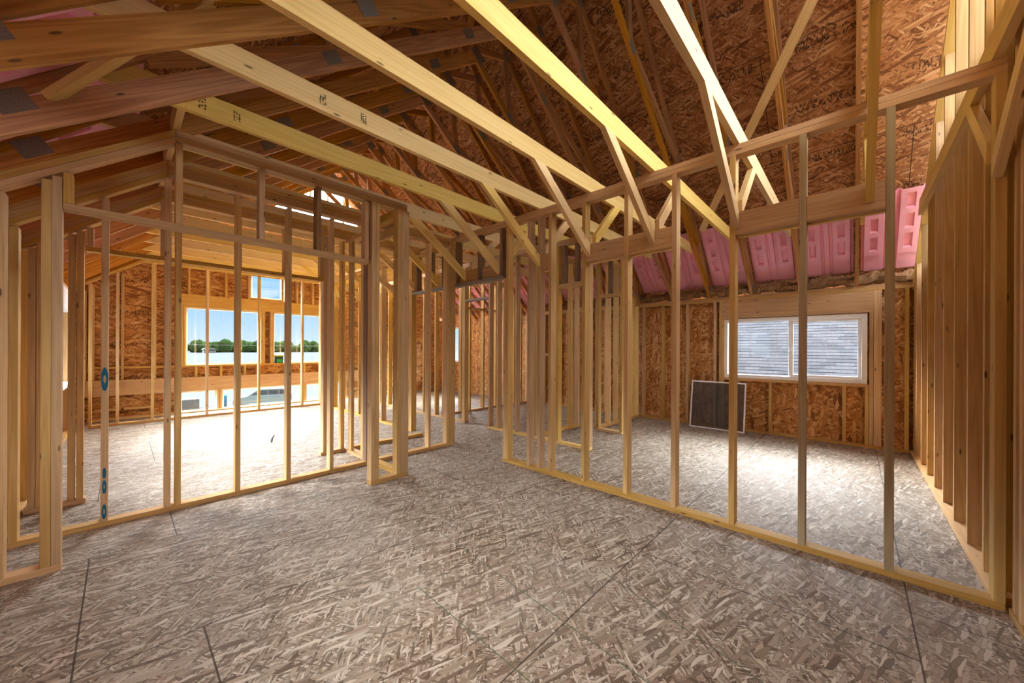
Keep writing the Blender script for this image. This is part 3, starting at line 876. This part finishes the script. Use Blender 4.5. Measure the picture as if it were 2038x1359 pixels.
# gable end above the lake wall
zg = 3.30
xa_ = LX + (zg - 2.5) / 0.97
xh = LX + (4.05 - 2.5) / 0.97
gp = [(xa_ - 0.2, zg), (2 * RIDGE_X - xa_ + 0.2, zg), (2 * RIDGE_X - xh, 4.05), (xh, 4.05)]  # low strip added to hide bright streaks, gable left open above it
me = mesh_from([(x, YS + 0.142, z) for x, z in gp] + [(x, YS + 0.154, z) for x, z in gp],
               [(0, 1, 2, 3), (7, 6, 5, 4), (0, 4, 5, 1), (1, 5, 6, 2), (2, 6, 7, 3), (3, 7, 4, 0)])
struct(link_mesh('wall_back', me, M_OSBY), 'strip of strand board added low on the open lake gable to hide sky glare', 'wall')
P = thing('gable_frame', 'row of upright gable studs at the far end of the attic', 'gable framing', (RIDGE_X, YS + 0.05, 3.3))
for i in range(17):
    x = RIDGE_X + (i - 8) * 0.40
    zt = (ztop_r(x) if x > RIDGE_X else ztop_l(x)) - 0.01
    zb = max(3.30, (zr(x) if x > RIDGE_X else zl(x)))
    if zt - zb > 0.2:
        bx(P, 'gable_stud', x - T / 2, x + T / 2, YS + 0.05, YS + 0.139, zb, zt, M_JOIST)

# ------------------------------------------------------------------ left exterior wall
lw = [(7.35, 8.75, 0.78, 1.83), (5.1, 6.3, 0.78, 1.9)]
sh = slab_with_holes('wall_front', 'y', -0.68, -0.75, 7.05, -0.02, 2.3, 0.012, [], M_OSBY)
struct(sh, 'strand board end wall behind the camera and the right-hand studs', 'wall')
me = mesh_from([(0.45, -0.68, 2.3), (6.0, -0.68, 2.3), (5.9, -0.68, 3.3), (0.5, -0.68, 3.3),
                (0.45, -0.668, 2.3), (6.0, -0.668, 2.3), (5.9, -0.668, 3.3), (0.5, -0.668, 3.3)],
               [(0, 1, 2, 3), (7, 6, 5, 4), (0, 4, 5, 1), (1, 5, 6, 2), (2, 6, 7, 3), (3, 7, 4, 0)])  # unseen strip added to block light, gable above it left open as light inlet
struct(link_mesh('wall_front', me, M_OSBY), 'unseen strip of strand board added above the end wall to cut light from the open gable', 'wall')
sh = slab_with_holes('wall_left', 'x', LX - D4 - 0.013, -0.68, LAKE + 0.15, -0.02, 2.22, 0.012, lw + [(2.0, 2.8, 1.05, 1.9)], M_OSBX)  # last opening is out of view, added to let side light in
struct(sh, 'strand board eave wall at the far left behind the closets', 'wall')
P = thing('stud_partition', 'exterior eave wall studs at the far left', 'stud wall', (LX - 0.05, 6.5, 0))
plate(P, LX - D4, LX, 3.5, 9.69, 0, T)
plate(P, LX - D4, LX, 3.5, 9.69, 2.14, 2.18, name='top_plate')
for y in (3.56, 3.97, 4.38, 4.70, 5.06, 6.36, 6.78, 7.3, 8.82, 9.0, 9.2, 9.4, 9.6):
    stud_y(P, LX - D4, y, T, 2.14)
for (a, b, c, d) in lw:
    bx(P, 'window_header', LX - D4, LX, a, b, d, 2.139, M_WRAP)
    bx(P, 'window_sill_plate', LX - D4, LX + 0.02, a, b, c - 0.04, c, M_WRAP)

# ------------------------------------------------------------------ rafter vents and insulation at the eaves
def vent_mesh(w=0.54, ln=1.12):
    nu, nv = 66, 80
    def h(u, v):
        # u across 0..1, v along the slope 0..1 (0 = top)
        def in_(a, lo, hi): return lo < a < hi
        z = 0.0
        if in_(u, 0.05, 0.38) or in_(u, 0.62, 0.95):
            z = 0.042
            c = 0.215 if u < 0.5 else 0.785
            for s_ in (0.05, 0.29, 0.53):
                if in_(v, s_, s_ + 0.17) and abs(u - c) < 0.06: z = 0.0
        elif in_(u, 0.44, 0.56): z = 0.03
        if v > 0.78: z *= 0.5
        return z
    vs = []; fs = []
    for i in range(nu + 1):
        for j in range(nv + 1):
            u, v = i / nu, j / nv
            vs.append((u * w, v * ln, -h(u, v)))
    off = len(vs)
    for i in range(nu):
        for j in range(nv):
            a = i * (nv + 1) + j
            fs.append((a, a + 1, a + nv + 2, a + nv + 1))
    me = bpy.data.meshes.new('m'); me.from_pydata(vs, [], fs)
    bm = bmesh.new(); bm.from_mesh(me)
    bmesh.ops.solidify(bm, geom=list(bm.faces), thickness=0.004)
    bmesh.ops.recalc_face_normals(bm, faces=bm.faces)
    bm.to_mesh(me); bm.free()
    me.materials.append(M_PINK)
    return me
VM = vent_mesh()
for side in (1, -1):
    for k in range(-1, 14):
        ya = (TRUSS_Y[k] if k >= 0 else TRUSS_Y[0] - 0.61) + T + 0.015
        xt = 6.15 if side > 0 else 0.06
        f = ztop_r if side > 0 else ztop_l
        p = Vector((xt, ya, f(xt) + VC - 0.012))
        dn = Vector((side, 0, -0.97)).normalized()
        Xv = Vector((0, 1, 0)); Zv = Vector((side * 0.97, 0, 1)).normalized()
        if side > 0: Xl, orig = Xv, p
        else: Xl, orig = Xv, p
        m = Matrix((Xl, dn, Zv)).transposed().to_4x4(); m.translation = orig
        o = bpy.data.objects.new('rafter_vent', VM); COL.objects.link(o); o.matrix_basis = m
        n = k + 1
        pos = ('bay %s from the tall end wall' % ORD[n])
        where = 'slider-window eave' if side > 0 else 'near left eave'
        tag(o, 'pink foam rafter vent at the %s, %s bay from the end wall' % (where, ORD[n]), 'rafter vent',
            'pink rafter vents along the %s' % where)

def batt_mesh(seed):
    rnd = random.Random(seed)
    n, mm = 22, 7
    vs = []; fs = []
    ph = [rnd.uniform(0, 6.28) for _ in range(6)]
    for i in range(n + 1):
        for j in range(mm + 1):
            a = 2 * math.pi * j / (mm + 1)
            u = i / n
            r = 1 + 0.22 * math.sin(9 * u + ph[0] + 2 * a) + 0.14 * math.sin(23 * u + ph[1] - a) + rnd.uniform(-0.10, 0.10)
            vs.append((0.085 * r * math.cos(a), (u - 0.5) * 0.56, 0.075 * r * math.sin(a) + 0.012 * math.sin(7 * u + ph[2])))
    w = mm + 1
    for i in range(n):
        for j in range(w):
            fs.append((i * w + j, i * w + (j + 1) % w, (i + 1) * w + (j + 1) % w, (i + 1) * w + j))
    fs.append(tuple(range(w))); fs.append(tuple(range(n * w, n * w + w)))
    return mesh_from(vs, fs)
for k in range(-1, 9):
    ya = (TRUSS_Y[k] if k >= 0 else TRUSS_Y[0] - 0.61) + T + 0.287
    me = batt_mesh(k + 20)
    o = link_mesh('insulation_batt', me, M_KRAFT, None, Matrix.Translation((WX + 0.025, ya, 2.275)))
    tag(o, 'crumpled brown kraft insulation batt above the slider wall, %s bay from the end wall' % ORD[k + 1], 'insulation', 'insulation batts on the slider wall')

# ------------------------------------------------------------------ outside
GZ = -4.4
M_YARD = plain('pale_concrete', (0.032, 0.034, 0.036), 1.0, 0.0, noise=0.05, scale=0.6)
M_WATER = plain('lake_water', (0.030, 0.034, 0.038), 1.0, 0.0, noise=0.03, scale=0.02)
M_TREES = plain('tree_leaves', (0.014, 0.026, 0.008), 1.0, 0.0, noise=0.4, scale=0.08)
M_SHING = None
me = box_mesh(-60, 90, -40, 46, GZ - 0.3, GZ, 0)
tag(link_mesh('yard', me, M_YARD), 'pale paved yard below the lake windows', 'ground')['kind'] = 'structure'
me = box_mesh(-900, 1200, 46.2, 700, GZ - 1.2, GZ - 0.6, 0)
tag(link_mesh('lake', me, M_WATER), 'wide pale lake beyond the yard', 'lake')['kind'] = 'structure'

def crowns(seed):
    rnd = random.Random(seed)
    bm = bmesh.new()
    for i in range(150):
        x = -260 + 4.6 * i + rnd.uniform(-2, 2)
        y = 560 + rnd.uniform(-14, 26)
        h = rnd.uniform(9, 17)
        mt = Matrix.Translation((x, y, GZ - 1 + h * 0.45)) @ Matrix.Diagonal((rnd.uniform(5, 9), 5, h * 0.55, 1))
        r = bmesh.ops.create_icosphere(bm, subdivisions=2, radius=1.0, matrix=mt)
        for v in r['verts']:
            v.co += Vector((rnd.uniform(-.7, .7), rnd.uniform(-.7, .7), rnd.uniform(-.9, .9)))
    me = bpy.data.meshes.new('m'); bm.to_mesh(me); bm.free()
    return me
o = link_mesh('treeline', crowns(3), M_TREES)
tag(o, 'dense green tree belt on the far lake shore', 'trees', kind='stuff')

M_HOUSEW = plain('far_house_wall', (0.05, 0.05, 0.045), 0.8)
M_HOUSER = plain('far_house_roof', (0.04, 0.038, 0.032), 0.8)
for (x, lab) in ((64, 'tiny pale shore house seen through the left lake window'), (118, 'tiny pale shore house seen through the right lake window')):
    t = thing('shore_house', lab, 'house', (x, 500, GZ - 1))
    bx(t, 'wall', x - 5, x + 5, 496, 505, GZ - 1, GZ + 3, M_HOUSEW, 0)
    prism(t, 'roof', [(x - 6, GZ + 3), (x + 6, GZ + 3), (x + 4, GZ + 4.6), (x - 4, GZ + 4.6)], 495, 506, M_HOUSER)

# neighbouring roof outside the slider window
def shingle_mat():
    m, N, L, b = newmat('grey_shingles', 0.95, 0.0)
    t = N.new('ShaderNodeTexCoord')
    br = N.new('ShaderNodeTexBrick')
    br.inputs['Scale'].default_value = 1.0
    br.inputs['Brick Width'].default_value = 0.27; br.inputs['Row Height'].default_value = 0.105
    br.inputs['Mortar Size'].default_value = 0.0
    br.inputs['Color1'].default_value = (0.024, 0.026, 0.030, 1); br.inputs['Color2'].default_value = (0.038, 0.040, 0.045, 1)
    br.inputs['Mortar'].default_value = (0.005, 0.005, 0.006, 1); br.inputs['Bias'].default_value = 0.0
    br.offset = 0.37; br.squash = 1.0
    L.new(t.outputs['Object'], br.inputs['Vector'])
    nz = N.new('ShaderNodeTexNoise'); nz.inputs['Scale'].default_value = 3
    L.new(t.outputs['Object'], nz.inputs['Vector'])
    col = mixc(N, L, math_node(N, L, 'MULTIPLY', nz.outputs['Fac'], 0.35), br.outputs['Color'], (0.034, 0.037, 0.042))
    sy = N.new('ShaderNodeSeparateXYZ'); L.new(t.outputs['Object'], sy.inputs[0])
    fr = math_node(N, L, 'FRACT', math_node(N, L, 'DIVIDE', sy.outputs['Y'], 0.105))
    wob = math_node(N, L, 'MULTIPLY', nz.outputs['Fac'], 0.36)
    butt = math_node(N, L, 'LESS_THAN', fr, wob)  # shadow line under each shingle course, painted into the colour
    L.new(mixc(N, L, math_node(N, L, 'MULTIPLY', butt, 0.85), col, (0.004, 0.004, 0.005)), b.inputs['Base Color'])
    return m
M_SHING = shingle_mat()
t = thing('neighbour_house', 'neighbouring house with a grey shingle roof outside the slider window', 'house', (10, 0, GZ))
rm = frame((9.2, 8.0, 0.0), (9.2, -9.0, 0.0), (-1, 0, 1))
# local Y points up the slope
X = Vector((0, -1, 0)); Yv = Vector((1, 0, 0.9)).normalized(); Z = X.cross(Yv)
if Z.z < 0: X = -X; Z = X.cross(Yv)
rm = Matrix((X, Yv, Z)).transposed().to_4x4(); rm.translation = Vector((9.0, -9.0 if X.y > 0 else 8.0, -0.15))
link_mesh('roof', box_mesh(0, 17, 0, 5.2, -0.1, 0, 0), M_SHING, t, rm)
bx(t, 'wall', 9.4, 15.0, -8.8, 7.8, GZ, 0.0, M_HOUSEW, 0)
v = bx(t, 'roof_vent', 9.90, 10.1, 2.15, 2.55, 0.70, 0.86, plain('pale_blue_vent', (0.05, 0.075, 0.085), 0.6), 0.01)
v['label'] = 'pale blue roof vent'

# parked car
def make_car(cx, cy):
    t = thing('car', 'silver sport utility car parked in the yard beyond the low window', 'car', (cx, cy, GZ))
    M_BODY = plain('silver_green_paint', (0.075, 0.095, 0.092), 0.7, 0.05, noise=0.03)
    M_GL = plain('dark_car_glass', (0.010, 0.014, 0.018), 0.3, 0.3, noise=0.05)
    M_RED = plain('red_tail_lamp', (0.10, 0.006, 0.005), 0.3)
    M_TYRE = plain('black_tyre', (0.02, 0.02, 0.02), 0.8)
    yaw = Matrix.Rotation(R(-14), 4, 'Z'); base = Matrix.Translation((cx, cy, GZ)) @ yaw
    def side(name, pts, y0, y1, mat):
        n = len(pts)
        vs = [(x, y0, z) for x, z in pts] + [(x, y1, z) for x, z in pts]
        fs = [tuple(range(n)), tuple(range(2 * n - 1, n - 1, -1))] + [(i, (i + 1) % n, n + (i + 1) % n, n + i) for i in range(n)]
        return link_mesh(name, mesh_from(vs, fs), mat, t, base)
    side('body', [(-2.3, .35), (2.25, .35), (2.4, .6), (2.38, 1.0), (2.2, 1.08), (-1.2, 1.05), (-2.2, .88), (-2.35, .6)], -0.9, 0.9, M_BODY)
    side('cabin', [(-1.25, 1.05), (2.22, 1.08), (2.0, 1.52), (1.6, 1.66), (-0.1, 1.66), (-0.5, 1.58)], -0.8, 0.8, M_BODY)
    side('window', [(-0.95, 1.12), (0.35, 1.12), (0.35, 1.56), (-0.3, 1.56)], -0.815, -0.79, M_GL)
    side('window', [(0.45, 1.12), (1.25, 1.12), (1.25, 1.56), (0.45, 1.56)], -0.815, -0.79, M_GL)
    side('window', [(1.35, 1.12), (1.95, 1.14), (1.8, 1.5), (1.35, 1.56)], -0.815, -0.79, M_GL)
    side('tail_lamp', [(2.12, .98), (2.39, .95), (2.36, 1.12), (2.15, 1.12)], -0.91, -0.6, M_RED)
    side('roof_rail', [(-0.1, 1.70), (1.7, 1.70), (1.7, 1.74), (-0.1, 1.74)], -0.72, -0.68, M_TYRE)
    for x in (-1.45, 1.45):
        for y in (-0.88, 0.68):
            bm = bmesh.new()
            bmesh.ops.create_cone(bm, segments=24, radius1=.36, radius2=.36, depth=.2, cap_ends=True,
                                  matrix=Matrix.Translation((x, y + .1, .36)) @ Matrix.Rotation(R(90), 4, 'X'))
            me = bpy.data.meshes.new('m'); bm.to_mesh(me); bm.free()
            link_mesh('wheel', me, M_TYRE, t, base)
    return t
def ground_pt(px, py, z):
    x = (px - 1019) / 728.0; y = (py - 693.5) / 728.0
    d = right * x + fwd - Vector((0, 0, y)); k = (z - EYE) / d.z
    return d * k + Vector((0, 0, EYE))
make_car(9.6, 42.6)
o = bx(None, 'crate', 6.1, 6.9, 43.6, 44.4, GZ, GZ + 1.1, plain('blue_plastic', (0.002, 0.045, 0.075), 0.8, 0.0), 0.02)
tag(o, 'blue plastic crate standing left of the parked car', 'crate')
o = bx(None, 'trailer', 3.3, 4.9, 43.6, 45.2, GZ + 0.0, GZ + 1.0, plain('grey_trailer', (0.02, 0.02, 0.016), 0.7), 0.02)
tag(o, 'grey trailer corner in the yard at the far left window strip', 'trailer')
t = thing('product_box', 'small dark green box with a yellow band on the right lake window sill', 'box', (2.50, YS + 0.05, 0.954))
bx(t, 'carton', 2.42, 2.58, YS + 0.01, YS + 0.09, 0.954, 1.10, plain('dark_green_card', (0.02, 0.06, 0.03), 0.6), 0.002)
bx(t, 'lid', 2.415, 2.585, YS + 0.005, YS + 0.095, 1.10, 1.135, plain('yellow_green_card', (0.30, 0.30, 0.03), 0.6), 0.002)
bx(t, 'print', 2.45, 2.56, YS + 0.0085, YS + 0.0105, 0.97, 1.04, plain('green_print', (0.03, 0.35, 0.12), 0.6), 0)

bm = bmesh.new()
pts = [(1.42, 5.86, 0.006), (1.44, 5.90, 0.05), (1.47, 5.93, 0.085), (1.53, 5.92, 0.095)]
t = thing('wood_scrap', 'small dark bent strip lying on the lake room floor', 'scrap', pts[0])
for i in range(3):
    beam(t, 'strip', pts[i], pts[i + 1], 0.02, 0.006, M_NAIL, bev=0)
bm.free()
w = beam(None, 'power_line', (-60, 110, 2.1), (200, 110, 1.2), 0.09, 0.09, M_NAIL, bev=0)
tag(w, 'thin dark overhead wire crossing in front of the far shore', 'wire')
